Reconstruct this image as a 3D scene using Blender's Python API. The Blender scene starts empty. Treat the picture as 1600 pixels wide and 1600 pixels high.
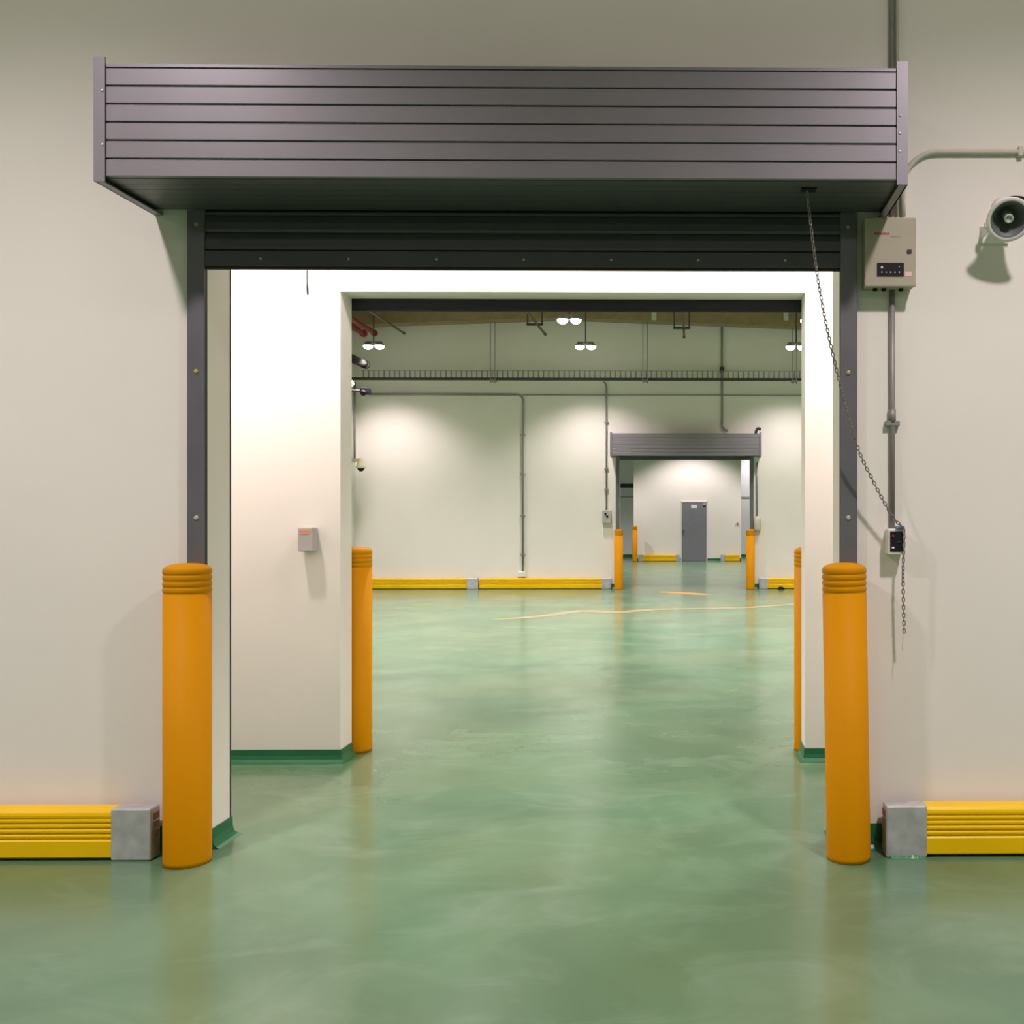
import bpy, bmesh, math, random
from mathutils import Vector, Matrix
random.seed(7)
S = bpy.context.scene
COL = S.collection

# ------------------------------------------------------------------ camera
FPX, CX, CY = 1540.0, 1100.0, 808.0
YAW = math.atan(20 / FPX)
EYE = 1.5
cd = bpy.data.cameras.new('camera')
cd.sensor_width = 36.0
cd.lens = FPX / 1600 * 36
cd.shift_x = -(CX - 800) / 1600
cd.shift_y = (CY - 800) / 1600
cd.clip_end = 200
cam = bpy.data.objects.new('camera', cd)
cam.location = (0, 0, EYE)
cam.rotation_euler = (math.pi / 2, 0, -YAW)
COL.objects.link(cam)
S.camera = cam

# ------------------------------------------------------------------ world, exposure
w = bpy.data.worlds.new('world')
S.world = w
w.use_nodes = True
w.node_tree.nodes['Background'].inputs[0].default_value = (0.9, 1, 0.95, 1)
w.node_tree.nodes['Background'].inputs[1].default_value = 0.05
S.view_settings.view_transform = 'Standard'
S.view_settings.look = 'None'
S.view_settings.gamma = 1
S.view_settings.exposure = 0.0
S.view_settings.use_curve_mapping = False
S.cycles.use_denoising = True
S.cycles.max_bounces = 8
S.cycles.diffuse_bounces = 6
S.cycles.glossy_bounces = 4
S.cycles.caustics_reflective = False
S.cycles.caustics_refractive = False
S.cycles.sample_clamp_indirect = 4.0

# lamp powers per room
P_FRONT, P_LOBBY, P_HALL, P_BACK = 590, 225, 670, 520
LAMP_COL = (1.0, 0.868, 0.875)


def X(px, Y):
    """world X of something seen at pixel column px whose distance is Y"""
    a = (px - CX) / FPX
    return Y * (a * math.cos(YAW) + math.sin(YAW)) / (math.cos(YAW) - a * math.sin(YAW))


def Z(py, Y, px=1080):
    a = (px - CX) / FPX
    return EYE + (CY - py) / FPX * Y / (math.cos(YAW) - a * math.sin(YAW))


# ------------------------------------------------------------------ materials
def new_mat(name):
    m = bpy.data.materials.new(name)
    m.use_nodes = True
    nt = m.node_tree
    return m, nt, nt.nodes['Principled BSDF']


def plain(name, col, rough=0.5, metal=0.0, var=0.06, scale=6.0, bump=0.0, bscale=60, spec=0.5, coat=0.0):
    m, nt, b = new_mat(name)
    tc = nt.nodes.new('ShaderNodeTexCoord')
    n = nt.nodes.new('ShaderNodeTexNoise')
    n.inputs['Scale'].default_value = scale
    n.inputs['Detail'].default_value = 5
    nt.links.new(tc.outputs['Object'], n.inputs['Vector'])
    r = nt.nodes.new('ShaderNodeValToRGB')
    r.color_ramp.elements[0].position = 0.3
    r.color_ramp.elements[1].position = 0.7
    r.color_ramp.elements[0].color = tuple(c * (1 - var) for c in col) + (1,)
    r.color_ramp.elements[1].color = tuple(min(1, c * (1 + var)) for c in col) + (1,)
    nt.links.new(n.outputs['Fac'], r.inputs['Fac'])
    nt.links.new(r.outputs['Color'], b.inputs['Base Color'])
    b.inputs['Roughness'].default_value = rough
    b.inputs['Metallic'].default_value = metal
    b.inputs['Specular IOR Level'].default_value = spec
    b.inputs['Coat Weight'].default_value = coat
    if bump:
        n2 = nt.nodes.new('ShaderNodeTexNoise')
        n2.inputs['Scale'].default_value = bscale
        n2.inputs['Detail'].default_value = 4
        nt.links.new(tc.outputs['Object'], n2.inputs['Vector'])
        bp = nt.nodes.new('ShaderNodeBump')
        bp.inputs['Strength'].default_value = bump
        bp.inputs['Distance'].default_value = 0.01
        nt.links.new(n2.outputs['Fac'], bp.inputs['Height'])
        nt.links.new(bp.outputs['Normal'], b.inputs['Normal'])
    return m


def emit(name, col, strength):
    m, nt, b = new_mat(name)
    b.inputs['Base Color'].default_value = (0.9, 0.9, 0.9, 1)
    b.inputs['Emission Color'].default_value = tuple(col) + (1,)
    b.inputs['Emission Strength'].default_value = strength
    return m


def floor_material():
    m, nt, b = new_mat('green_epoxy')
    L = nt.links.new
    N = nt.nodes.new
    tc = N('ShaderNodeTexCoord')

    def noise(scale, detail, dist=0.0, sx=1, sy=1, rough=0.5):
        mp = N('ShaderNodeMapping')
        mp.inputs['Scale'].default_value = (sx, sy, 1)
        L(tc.outputs['Object'], mp.inputs['Vector'])
        n = N('ShaderNodeTexNoise')
        n.inputs['Scale'].default_value = scale
        n.inputs['Detail'].default_value = detail
        n.inputs['Roughness'].default_value = rough
        n.inputs['Distortion'].default_value = dist
        L(mp.outputs['Vector'], n.inputs['Vector'])
        return n.outputs['Fac']

    def ramp(fac, p0, c0, p1, c1):
        r = N('ShaderNodeValToRGB')
        r.color_ramp.elements[0].position = p0
        r.color_ramp.elements[1].position = p1
        r.color_ramp.elements[0].color = c0
        r.color_ramp.elements[1].color = c1
        L(fac, r.inputs['Fac'])
        return r.outputs['Color']

    base = ramp(noise(0.9, 6, 0.6), 0.35, (0.076, 0.160, 0.088, 1), 0.68, (0.120, 0.230, 0.132, 1))
    warm = ramp(noise(0.45, 3, 0.3), 0.42, (0.0, 0.0, 0.0, 1), 0.62, (1, 1, 1, 1))
    mx = N('ShaderNodeMix')
    mx.data_type = 'RGBA'
    L(warm, mx.inputs['Factor'])
    mf = N('ShaderNodeMath'); mf.operation = 'MULTIPLY'; mf.inputs[1].default_value = 0.35
    L(warm, mf.inputs[0]); L(mf.outputs[0], mx.inputs['Factor'])
    L(base, mx.inputs['A'])
    mx.inputs['B'].default_value = (0.150, 0.185, 0.085, 1)
    # scuffs and polish marks
    sc = ramp(noise(1.7, 9, 0.9, 1, 1.5, 0.62), 0.48, (0, 0, 0, 1), 0.80, (1, 1, 1, 1))
    ms = N('ShaderNodeMath'); ms.operation = 'MULTIPLY'; ms.inputs[1].default_value = 0.42
    L(sc, ms.inputs[0])
    m2 = N('ShaderNodeMix'); m2.data_type = 'RGBA'
    L(ms.outputs[0], m2.inputs['Factor'])
    L(mx.outputs['Result'], m2.inputs['A'])
    m2.inputs['B'].default_value = (0.24, 0.34, 0.25, 1)
    L(m2.outputs['Result'], b.inputs['Base Color'])
    rr = N('ShaderNodeMapRange')
    rr.inputs['To Min'].default_value = 0.14
    rr.inputs['To Max'].default_value = 0.28
    L(noise(1.6, 6, 0.8), rr.inputs['Value'])
    L(rr.outputs['Result'], b.inputs['Roughness'])
    bp = N('ShaderNodeBump')
    bp.inputs['Strength'].default_value = 0.025
    bp.inputs['Distance'].default_value = 0.01
    L(noise(2.5, 3, 0.4), bp.inputs['Height'])
    L(bp.outputs['Normal'], b.inputs['Normal'])
    b.inputs['Specular IOR Level'].default_value = 0.8
    return m


M = dict(
    wall=plain('painted_wall', (0.80, 0.765, 0.715), 0.62, var=0.018, scale=1.3, bump=0.05, bscale=25),
    panel=plain('insulated_panel', (0.80, 0.82, 0.85), 0.5, var=0.02),
    ceiling=plain('ceiling_sheet', (0.42, 0.38, 0.30), 0.7, var=0.1),
    beam=plain('beam_paint', (0.26, 0.19, 0.10), 0.6, var=0.15),
    floor=floor_material(),
    skirt=plain('green_skirting', (0.012, 0.13, 0.050), 0.35, var=0.12, scale=9),
    shutter=plain('grey_shutter', (0.235, 0.218, 0.248), 0.36, 0.25, var=0.05, scale=3),
    shutterseam=plain('shutter_shadow_gap', (0.05, 0.045, 0.05), 0.6),
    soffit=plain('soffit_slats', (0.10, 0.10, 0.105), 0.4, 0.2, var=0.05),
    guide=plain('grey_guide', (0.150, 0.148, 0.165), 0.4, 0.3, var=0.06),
    curtain=plain('shaded_curtain', (0.075, 0.075, 0.085), 0.45, 0.2, var=0.05),  # shutter grey darkened: the shade under the hood is put into the colour
    ductgrey=plain('duct_grey', (0.035, 0.034, 0.032), 0.9, 0.0, var=0.08, spec=0.03),
    darkcurtain=plain('shadowed_curtain', (0.020, 0.021, 0.028), 0.6, spec=0.2),  # near-black base colour paints in the shadow on the second shutter
    groove=plain('black_groove', (0.01, 0.01, 0.012), 0.7),
    orange=plain('orange_plastic', (0.60, 0.245, 0.0), 0.55, var=0.03, scale=2.5, spec=0.10),
    yellow=plain('yellow_rubber', (0.82, 0.51, 0.0), 0.38, var=0.04, scale=4, spec=0.3),
    galv=plain('galvanised_steel', (0.56, 0.565, 0.585), 0.42, 0.55, var=0.16, scale=14, bump=0.06, bscale=40),
    rust=plain('brown_edge', (0.30, 0.19, 0.11), 0.7, var=0.3, scale=30),
    conduit=plain('grey_conduit', (0.29, 0.27, 0.26), 0.5, 0.35, var=0.06),
    conduit_paint=plain('painted_conduit', (0.56, 0.54, 0.46), 0.5, var=0.04),
    darkmetal=plain('dark_metal', (0.05, 0.045, 0.045), 0.6, 0.1, spec=0.3),
    chain=plain('chain_steel', (0.24, 0.225, 0.21), 0.45, 0.6, var=0.2, scale=60),
    box=plain('beige_box', (0.40, 0.355, 0.27), 0.5, var=0.03),
    greybox=plain('grey_box', (0.42, 0.40, 0.39), 0.5, var=0.04),
    whiteplastic=plain('white_plastic', (0.78, 0.76, 0.72), 0.4, var=0.03),
    cream=plain('cream_plastic', (0.85, 0.80, 0.58), 0.4, var=0.03),
    black=plain('black_plastic', (0.012, 0.010, 0.014), 0.6, spec=0.2),
    red=plain('red_paint', (0.33, 0.012, 0.016), 0.4, var=0.1),
    redprint=plain('red_print', (0.48, 0.03, 0.05), 0.5),
    greyprint=plain('grey_print', (0.30, 0.28, 0.24), 0.5),
    pink=plain('pink_label', (0.78, 0.52, 0.48), 0.5),
    orangelabel=plain('orange_label', (0.75, 0.30, 0.17), 0.5),
    brownpipe=plain('brown_pipe', (0.13, 0.06, 0.035), 0.5, var=0.15),
    blue=plain('blue_plastic', (0.20, 0.27, 0.50), 0.4),
    horn=plain('horn_shell', (0.78, 0.76, 0.73), 0.35, var=0.03),
    horninner=plain('horn_throat', (0.13, 0.14, 0.14), 0.5),
    horncore=plain('horn_core', (0.42, 0.47, 0.42), 0.45),
    door=plain('grey_door', (0.185, 0.185, 0.215), 0.45, 0.0, var=0.04),
    mark=plain('faded_yellow_paint', (0.30, 0.25, 0.12), 0.3, var=0.25, scale=5),
    markorange=plain('orange_floor_mark', (0.62, 0.27, 0.03), 0.5, var=0.25, scale=4),
    greenpaint=plain('green_paint_drip', (0.02, 0.20, 0.07), 0.35),
    screw=plain('screw_head', (0.75, 0.74, 0.72), 0.35, 0.5),
    brass=plain('brass_screw', (0.45, 0.40, 0.16), 0.45, 0.4),
    lens=emit('lamp_lens', (1.0, 0.97, 0.93), 9.0),
    smalllens=emit('small_lamp_lens', (1.0, 0.98, 0.9), 0.8),
    lamp=plain('lamp_housing', (0.30, 0.30, 0.30), 0.4, 0.5),
)


# ------------------------------------------------------------------ mesh helpers
def bbox(bm, x0, x1, y0, y1, z0, z1, bev=0.0, seg=2, mat=0):
    r = bmesh.ops.create_cube(bm, size=1)
    vs = r['verts']
    for v in vs:
        v.co = Vector(((x0 + x1) / 2 + v.co.x * (x1 - x0), (y0 + y1) / 2 + v.co.y * (y1 - y0), (z0 + z1) / 2 + v.co.z * (z1 - z0)))
    fs = set(f for v in vs for f in v.link_faces)
    for f in fs:
        f.material_index = mat
    if bev:
        es = list(set(e for v in vs for e in v.link_edges))
        bmesh.ops.bevel(bm, geom=es, offset=bev, segments=seg, affect='EDGES', profile=0.5, material=mat)


def tube(bm, pts, r, n=10, cap=True, mat=0):
    pts = [Vector(p) for p in pts]
    rings = []
    up = Vector((0, 0, 1))
    for i, p in enumerate(pts):
        t = ((pts[i + 1] - p) if i == 0 else (p - pts[i - 1]) if i == len(pts) - 1 else (pts[i + 1] - pts[i - 1])).normalized()
        a = up if abs(t.dot(up)) < 0.95 else Vector((0, 1, 0))
        u = t.cross(a).normalized()
        v = t.cross(u).normalized()
        rings.append([bm.verts.new(p + r * (math.cos(2 * math.pi * k / n) * u + math.sin(2 * math.pi * k / n) * v)) for k in range(n)])
    for a, b in zip(rings, rings[1:]):
        for k in range(n):
            f = bm.faces.new((a[k], a[(k + 1) % n], b[(k + 1) % n], b[k]))
            f.smooth = True
            f.material_index = mat
    if cap:
        bm.faces.new(rings[0][::-1]).material_index = mat
        bm.faces.new(rings[-1]).material_index = mat


def lathe(bm, prof, n=32, mtx=Matrix(), mat=0, flat=False):
    """profile of (radius, height) about the local z axis"""
    rings = []
    for r, z in prof:
        if r < 1e-6:
            rings.append([bm.verts.new(mtx @ Vector((0, 0, z)))])
        else:
            rings.append([bm.verts.new(mtx @ Vector((r * math.cos(2 * math.pi * k / n), r * math.sin(2 * math.pi * k / n), z))) for k in range(n)])
    for a, b in zip(rings, rings[1:]):
        for k in range(n):
            q = [a[k % len(a)], a[(k + 1) % len(a)], b[(k + 1) % len(b)], b[k % len(b)]]
            u = []
            for v in q:
                if v not in u:
                    u.append(v)
            if len(u) > 2:
                f = bm.faces.new(u)
                f.smooth = not flat
                f.material_index = mat


def extrude_x(bm, prof, x0, x1, mat=0, smooth=False):
    """closed profile of (y, z) swept along X"""
    a = [bm.verts.new((x0, y, z)) for y, z in prof]
    b = [bm.verts.new((x1, y, z)) for y, z in prof]
    n = len(prof)
    for k in range(n):
        f = bm.faces.new((a[k], a[(k + 1) % n], b[(k + 1) % n], b[k]))
        f.material_index = mat
        f.smooth = smooth
    bm.faces.new(a[::-1]).material_index = mat
    bm.faces.new(b).material_index = mat


def extrude_y(bm, prof, y0, y1, mat=0):
    """closed profile of (x, z) swept along Y"""
    a = [bm.verts.new((x, y0, z)) for x, z in prof]
    b = [bm.verts.new((x, y1, z)) for x, z in prof]
    n = len(prof)
    for k in range(n):
        bm.faces.new((a[k], a[(k + 1) % n], b[(k + 1) % n], b[k])).material_index = mat
    bm.faces.new(a[::-1]).material_index = mat
    bm.faces.new(b).material_index = mat


def arc(c, r, a0, a1, n, plane='xz'):
    out = []
    for i in range(n + 1):
        a = math.radians(a0 + (a1 - a0) * i / n)
        if plane == 'xz':
            out.append((c[0] + r * math.cos(a), c[1], c[2] + r * math.sin(a)))
        else:
            out.append((c[0] + r * math.cos(a), c[1] + r * math.sin(a), c[2]))
    return out


def obj(name, bm, mats, parent=None, smooth_angle=None):
    bmesh.ops.recalc_face_normals(bm, faces=bm.faces)
    me = bpy.data.meshes.new(name)
    bm.to_mesh(me)
    bm.free()
    for m in (mats if isinstance(mats, (list, tuple)) else [mats]):
        me.materials.append(m)
    o = bpy.data.objects.new(name, me)
    COL.objects.link(o)
    if parent:
        o.parent = parent
        root = parent
        off = Vector(root.location)
        while root.parent:
            root = root.parent
            off += Vector(root.location)
        # meshes are written in world coordinates: move them into the parent's frame
        me.transform(Matrix.Translation(-off))
    return o


def tag(o, label, cat, group=None, kind=None):
    o['label'] = label
    o['category'] = cat
    if group:
        o['group'] = group
    if kind:
        o['kind'] = kind
    return o


def thing(name, label, cat, loc=(0, 0, 0), group=None):
    o = bpy.data.objects.new(name, None)
    o.empty_display_size = 0.1
    COL.objects.link(o)
    o.location = loc
    return tag(o, label, cat, group)


def struct(name, bm, m):
    o = obj(name, bm, m)
    o['kind'] = 'structure'
    return o


def copy_tree(o, parent=None):
    c = o.copy()
    COL.objects.link(c)
    c.parent = parent
    for ch in list(o.children):
        copy_tree(ch, c)
    return c


B = bmesh.new

# ------------------------------------------------------------------ key depths (metres from the camera)
YF, YFB = 4.45, 4.67        # front wall, its back
YM, YMB = 6.05, 6.25        # second wall
YH, YHB = 20.70, 20.92      # far wall of the hall
YP, YPB = 33.5, 33.7        # partition with the grey door
YE = 36.5                   # end wall
H = 6.2
FL, FR = -2.170, 0.672      # front opening
ML, MR = X(532, YM), X(1258, YM)
HL, HR = X(968, YH), X(1172, YH)


def wall_with_opening(name, x0, x1, y0, y1, ol, orr, oz):
    bm = B()
    extrude_y(bm, [(x0, 0), (ol, 0), (ol, oz), (orr, oz), (orr, 0), (x1, 0), (x1, H), (x0, H)], y0, y1)
    return struct(name, bm, M['wall'])


def solid(name, m, *b):
    bm = B()
    bbox(bm, *b)
    return struct(name, bm, m)


solid('floor', M['floor'], -11.2, 9.8, -14.2, 37, -0.1, 0)
solid('ceiling', M['ceiling'], -11.2, 9.8, -14.2, 37, H, H + 0.15)
wall_with_opening('wall_front', -11.0, 9.6, YF, YFB, FL, FR, 2.80)
wall_with_opening('wall_middle', -7.3, 9.6, YM, YMB, ML, MR, Z(457, YM))
wall_with_opening('wall_far', -8.0, 9.6, YH, YHB, HL, HR, 2.80)
solid('wall_partition', M['wall'], X(990, YP), X(1158, YP), YP, YPB, 0, H)
solid('wall_end', M['panel'], -8.3, 8.3, YE, YE + 0.2, 0, H)
# front room shell
solid('wall_left', M['wall'], -11.2, -11.0, -14.0, YFB, 0, H)
solid('wall_right', M['wall'], 9.6, 9.8, -14.0, YFB, 0, H)
solid('wall_behind', M['wall'], -11.2, 9.8, -14.2, -14.0, 0, H)
# lobby between the two openings
solid('wall_lobby_left', M['wall'], -3.8, -3.6, YFB, YM, 0, H)
solid('wall_lobby_right', M['wall'], 2.4, 2.6, YFB, YM, 0, H)
solid('ceiling_lobby', M['wall'], -3.6, 2.4, YFB, YM, 3.95, 4.05)
# hall
XHL = X(556, YH)
solid('wall_hall_left', M['wall'], XHL - 0.2, XHL, YMB, YH, 0, H)
solid('wall_hall_right', M['wall'], 9.2, 9.4, YMB, YH, 0, H)
# back room
solid('wall_back_left', M['wall'], -8.2, -8.0, YHB, YE, 0, H)
solid('wall_back_right', M['wall'], 8.0, 8.2, YHB, YE, 0, H)


# ------------------------------------------------------------------ skirting
def skirting(name, path, h=0.09):
    prof = [(0, h), (0.007, h), (0.008, 0.045), (0.013, 0.022), (0.024, 0.008), (0.040, 0.0005), (0, 0.0005)]
    pts = [Vector(p) for p in path]
    bm = B()
    rings = []
    for i, p in enumerate(pts):
        ns = []
        if i > 0:
            d = (p - pts[i - 1]).normalized(); ns.append(Vector((d.y, -d.x)))
        if i < len(pts) - 1:
            d = (pts[i + 1] - p).normalized(); ns.append(Vector((d.y, -d.x)))
        n = ns[0] if len(ns) == 1 else (ns[0] + ns[1]) / (1 + ns[0].dot(ns[1]))
        rings.append([bm.verts.new((p.x + n.x * o, p.y + n.y * o, z)) for o, z in prof])
    k = len(prof)
    for a, b in zip(rings, rings[1:]):
        for j in range(k):
            bm.faces.new((a[j], a[(j + 1) % k], b[(j + 1) % k], b[j]))
    bm.faces.new(rings[0]); bm.faces.new(rings[-1][::-1])
    return struct(name, bm, M['skirt'])


GO = 0.075
skirting('baseboard_front_left', [(-11.0, YF), (FL - GO - 0.005, YF)], 0.115)
skirting('baseboard_front_right', [(FR + GO + 0.005, YF), (9.6, YF)], 0.115)
skirting('baseboard_jamb_left', [(FL, YF + 0.03), (FL, YFB), (-3.6, YFB)], 0.090)
skirting('baseboard_jamb_right', [(2.4, YFB), (FR, YFB), (FR, YF + 0.03)], 0.090)
skirting('baseboard_middle_left', [(-3.6, YM), (ML, YM), (ML, YMB)], 0.080)
skirting('baseboard_middle_right', [(MR, YMB), (MR, YM), (2.4, YM)], 0.080)
skirting('baseboard_hall_left', [(XHL, YMB), (XHL, YH)], 0.10)
skirting('baseboard_far_left', [(XHL, YH), (HL - 0.09, YH)], 0.10)
skirting('baseboard_far_right', [(HR + 0.09, YH), (9.2, YH)], 0.10)
skirting('baseboard_partition_left', [(X(990, YP), YP), (X(1064, YP), YP)], 0.10)
skirting('baseboard_partition_right', [(X(1105, YP), YP), (X(1158, YP), YP)], 0.10)
skirting('baseboard_end', [(-8, YE), (8, YE)], 0.12)
# thin black strip along the back corner of the left jamb
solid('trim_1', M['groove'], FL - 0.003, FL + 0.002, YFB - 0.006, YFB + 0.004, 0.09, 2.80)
# horizontal joints of the insulated end wall
for i, (a, b) in enumerate(((X(950, YE), X(1000, YE)), (X(1150, YE), X(1186, YE)))):
    solid('trim_%d' % (i + 2), M['greybox'], a, b, YE - 0.03, YE, Z(777.5, YE), Z(775.5, YE))

# ------------------------------------------------------------------ hall roof beam
bm = B()
yb = 20.15
beam_pts = [(XHL, Z(510, yb)), (X(600, yb), Z(506.5, yb)), (X(880, yb), Z(496.5, yb)), (X(1258, yb), Z(510, yb)), (9.2, Z(526, yb))]
extrude_y(bm, beam_pts + [(9.2, H), (XHL, H)], yb, yb + 0.35)
struct('trim_4', bm, M['beam'])
for i, px in enumerate((1022, 1228)):
    solid('trim_%d' % (5 + i), M['conduit_paint'], X(px, yb) - 0.05, X(px, yb) + 0.05, yb - 0.03, yb, Z(500.5, yb), H)


# ------------------------------------------------------------------ roller shutters
def roller_shutter(label, Yw, ol, orr, hx0, hx1, hz0, hz1, cz, depth=0.45, dirn=-1, nslat=6, screws=True, group=None, slotx=None, recess=0.0, cmat='curtain'):
    op_l, op_r = ol, orr
    ol, orr = ol - recess, orr + recess
    """dirn -1: hood on the camera side of wall face Yw; +1: hood on the far side"""
    t = thing('roller_shutter', label, 'roller shutter', ((ol + orr) / 2, Yw, 0), group)
    yy = lambda d: (Yw + dirn * d)

    def bx(bm, x0, x1, d0, d1, z0, z1, **k):
        a, b = sorted((yy(d0), yy(d1)))
        bbox(bm, x0, x1, a, b, z0, z1, **k)
    ft = 0.045   # end-angle width
    # front face of the hood: slats with shadow gaps
    bm = B()
    bx(bm, hx0 + 0.01, hx1 - 0.01, depth - 0.02, depth - 0.008, hz0 + 0.005, hz1 - 0.005, mat=1)
    sh = (hz1 - 0.018 - hz0) / nslat
    for k in range(nslat):
        z0 = hz0 + k * sh
        prof = [(yy(depth - 0.018), z0 + 0.0045), (yy(depth - 0.001), z0 + 0.0045), (yy(depth + 0.001), z0 + 0.0065), (yy(depth + 0.001), z0 + sh - 0.0045), (yy(depth - 0.002), z0 + sh - 0.0005), (yy(depth - 0.018), z0 + sh - 0.0005)]
        extrude_x(bm, prof, hx0 + ft, hx1 - ft)
    bx(bm, hx0 + ft, hx1 - ft, depth - 0.06, depth + 0.002, hz1 - 0.015, hz1 - 0.003)
    hood = obj('hood', bm, [M['shutter'], M['shutterseam']], t)
    # top sheet
    bm = B()
    bx(bm, hx0 + 0.005, hx1 - 0.005, 0.001, depth - 0.03, hz1 - 0.02, hz1 - 0.012)
    obj('top_sheet', bm, M['shutter'], hood)
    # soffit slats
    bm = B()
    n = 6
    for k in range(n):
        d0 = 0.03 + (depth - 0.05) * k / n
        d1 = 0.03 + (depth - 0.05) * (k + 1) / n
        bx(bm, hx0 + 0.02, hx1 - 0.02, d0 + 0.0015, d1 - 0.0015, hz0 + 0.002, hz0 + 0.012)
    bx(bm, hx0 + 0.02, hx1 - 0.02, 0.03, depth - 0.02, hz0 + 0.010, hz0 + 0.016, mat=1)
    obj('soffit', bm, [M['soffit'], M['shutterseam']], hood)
    # end plates with angles folded over the front
    for s, xe in ((-1, hx0), (1, hx1)):
        bm = B()
        bx(bm, min(xe, xe - s * 0.006), max(xe, xe - s * 0.006), 0.001, depth + 0.006, hz0 - 0.018, hz1 + 0.022)
        bx(bm, min(xe, xe - s * ft), max(xe, xe - s * ft), depth + 0.002, depth + 0.008, hz0 - 0.018, hz1 + 0.022)
        bx(bm, min(xe, xe - s * 0.035), max(xe, xe - s * 0.035), 0.001, depth + 0.004, hz0 - 0.018, hz0 - 0.012)
        ep = obj('end_plate', bm, M['shutter'], hood)
    # guides
    for s, xe in ((-1, ol), (1, orr)):
        bm = B()
        xa, xb = (xe - 0.076, xe + 0.002) if s < 0 else (xe - 0.002, xe + 0.074)
        bx(bm, xa, xb, 0.003, 0.032, 0.0, hz0 - 0.001, bev=0.002, seg=1)
        g = obj('guide_rail', bm, M['guide'], t)
        bm = B()
        x2 = xe + 0.002 if s < 0 else xe - 0.002
        bx(bm, x2 - 0.001, x2 + 0.001, 0.008, 0.024, 0.0, cz - 0.01)
        obj('curtain_slot', bm, M['groove'], g)
        if screws:
            for zz, mt in ((Z(353, 4.42), M['greyprint']), (Z(582, 4.42), M['brass']), (Z(809, 4.42), M['greybox'])):
                bm = B()
                mx = Matrix.Translation((xe + s * 0.034, yy(0.032), zz)) @ Matrix.Rotation(math.radians(90) * (1 if dirn < 0 else -1), 4, 'X')
                lathe(bm, [(0.011, 0), (0.010, 0.004), (0.006, 0.006), (0, 0.0062)], 12, mx)
                obj('screw', bm, mt, g)
    # curtain
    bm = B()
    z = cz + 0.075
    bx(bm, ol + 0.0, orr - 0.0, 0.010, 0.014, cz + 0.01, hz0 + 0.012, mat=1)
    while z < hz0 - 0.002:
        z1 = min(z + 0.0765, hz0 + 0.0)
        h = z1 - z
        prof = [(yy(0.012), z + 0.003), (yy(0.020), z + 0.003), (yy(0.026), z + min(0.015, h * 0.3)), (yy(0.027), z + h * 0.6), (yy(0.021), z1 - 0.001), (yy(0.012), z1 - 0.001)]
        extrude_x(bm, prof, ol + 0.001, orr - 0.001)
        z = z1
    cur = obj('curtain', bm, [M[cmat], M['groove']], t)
    bm = B()
    bx(bm, ol + 0.001, orr - 0.001, 0.004, 0.030, cz + 0.002, cz + 0.071, bev=0.003, seg=1)
    bx(bm, ol + 0.001, orr - 0.001, 0.006, 0.024, cz - 0.010, cz + 0.002, mat=1)
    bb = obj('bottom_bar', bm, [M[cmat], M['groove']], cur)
    if screws:
        n = 7
        for k in range(n):
            bm = B()
            mx = Matrix.Translation((ol + 0.25 + (orr - ol - 0.5) * k / (n - 1), yy(0.030), cz + 0.035)) @ Matrix.Rotation(math.radians(90), 4, 'X')
            lathe(bm, [(0.006, 0), (0.005, 0.003), (0, 0.004)], 10, mx)
            obj('rivet', bm, M['greybox'], bb)
    return t, hood


HX0, HX1 = X(148, 4.0), X(1418, 4.0)
t_front, hood_front = roller_shutter('large grey roller shutter with slatted hood around the nearest opening', YF, FL, FR,
                                     HX0, HX1, Z(281, 4.0), Z(104, 4.0), Z(422, YF - 0.03) + 0.01)
# screws and chips on the hood ends
for px, py, m in ((159.5, 146, 'screw'), (160, 230, 'screw'), (1407, 178, 'screw'), (1406, 206, 'screw'), (1406, 234, 'screw')):
    bm = B()
    mx = Matrix.Translation((X(px, 3.99), YF - 0.458, Z(py, 3.99))) @ Matrix.Rotation(math.radians(90), 4, 'X')
    lathe(bm, [(0.0055, 0), (0.005, 0.003), (0, 0.004)], 10, mx)
    obj('screw', bm, M[m], hood_front)
# slot the chain comes out of
bm = B()
bbox(bm, X(1250, 4.14), X(1274, 4.14), 4.09, 4.135, Z(281, 4.0) - 0.004, Z(281, 4.0) + 0.001)
obj('chain_slot', bm, M['black'], hood_front)

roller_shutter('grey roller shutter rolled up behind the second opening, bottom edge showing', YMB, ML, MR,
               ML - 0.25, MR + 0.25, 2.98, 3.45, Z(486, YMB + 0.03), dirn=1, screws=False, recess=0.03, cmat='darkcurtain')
roller_shutter('small distant grey roller shutter on the far wall', YH, HL, HR,
               X(953, 20.25), X(1190, 20.25), Z(712, 20.25), Z(677, 20.25), Z(718, YH), screws=False)


# ------------------------------------------------------------------ bollards
def bollard(x, y, label, h=1.30, r=0.096, lean=0.0, group='orange bollards'):
    bm = B()
    pr = [(0, 0.0), (r * 1.0, 0.0), (r, 0.02), (r, h - 0.135)]
    z = h - 0.135
    for k in range(4):
        pr += [(r, z), (r - 0.001, z + 0.003), (r - 0.0035, z + 0.006), (r - 0.001, z + 0.010), (r + 0.0006, z + 0.013)]
        pr += [(r + 0.0006, z + 0.022)]
        z += 0.0265
    top = h - 0.029
    for a in range(0, 91, 9):
        q = math.radians(a)
        pr.append((r * math.cos(q) ** 0.75 if a < 90 else 0, top + 0.029 * math.sin(q)))
    lathe(bm, pr, 40)
    o = obj('bollard', bm, M['orange'])
    o.location = (x, y, 0)
    o.rotation_euler = (0, lean, 0)
    return tag(o, label, 'bollard', group)


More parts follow.
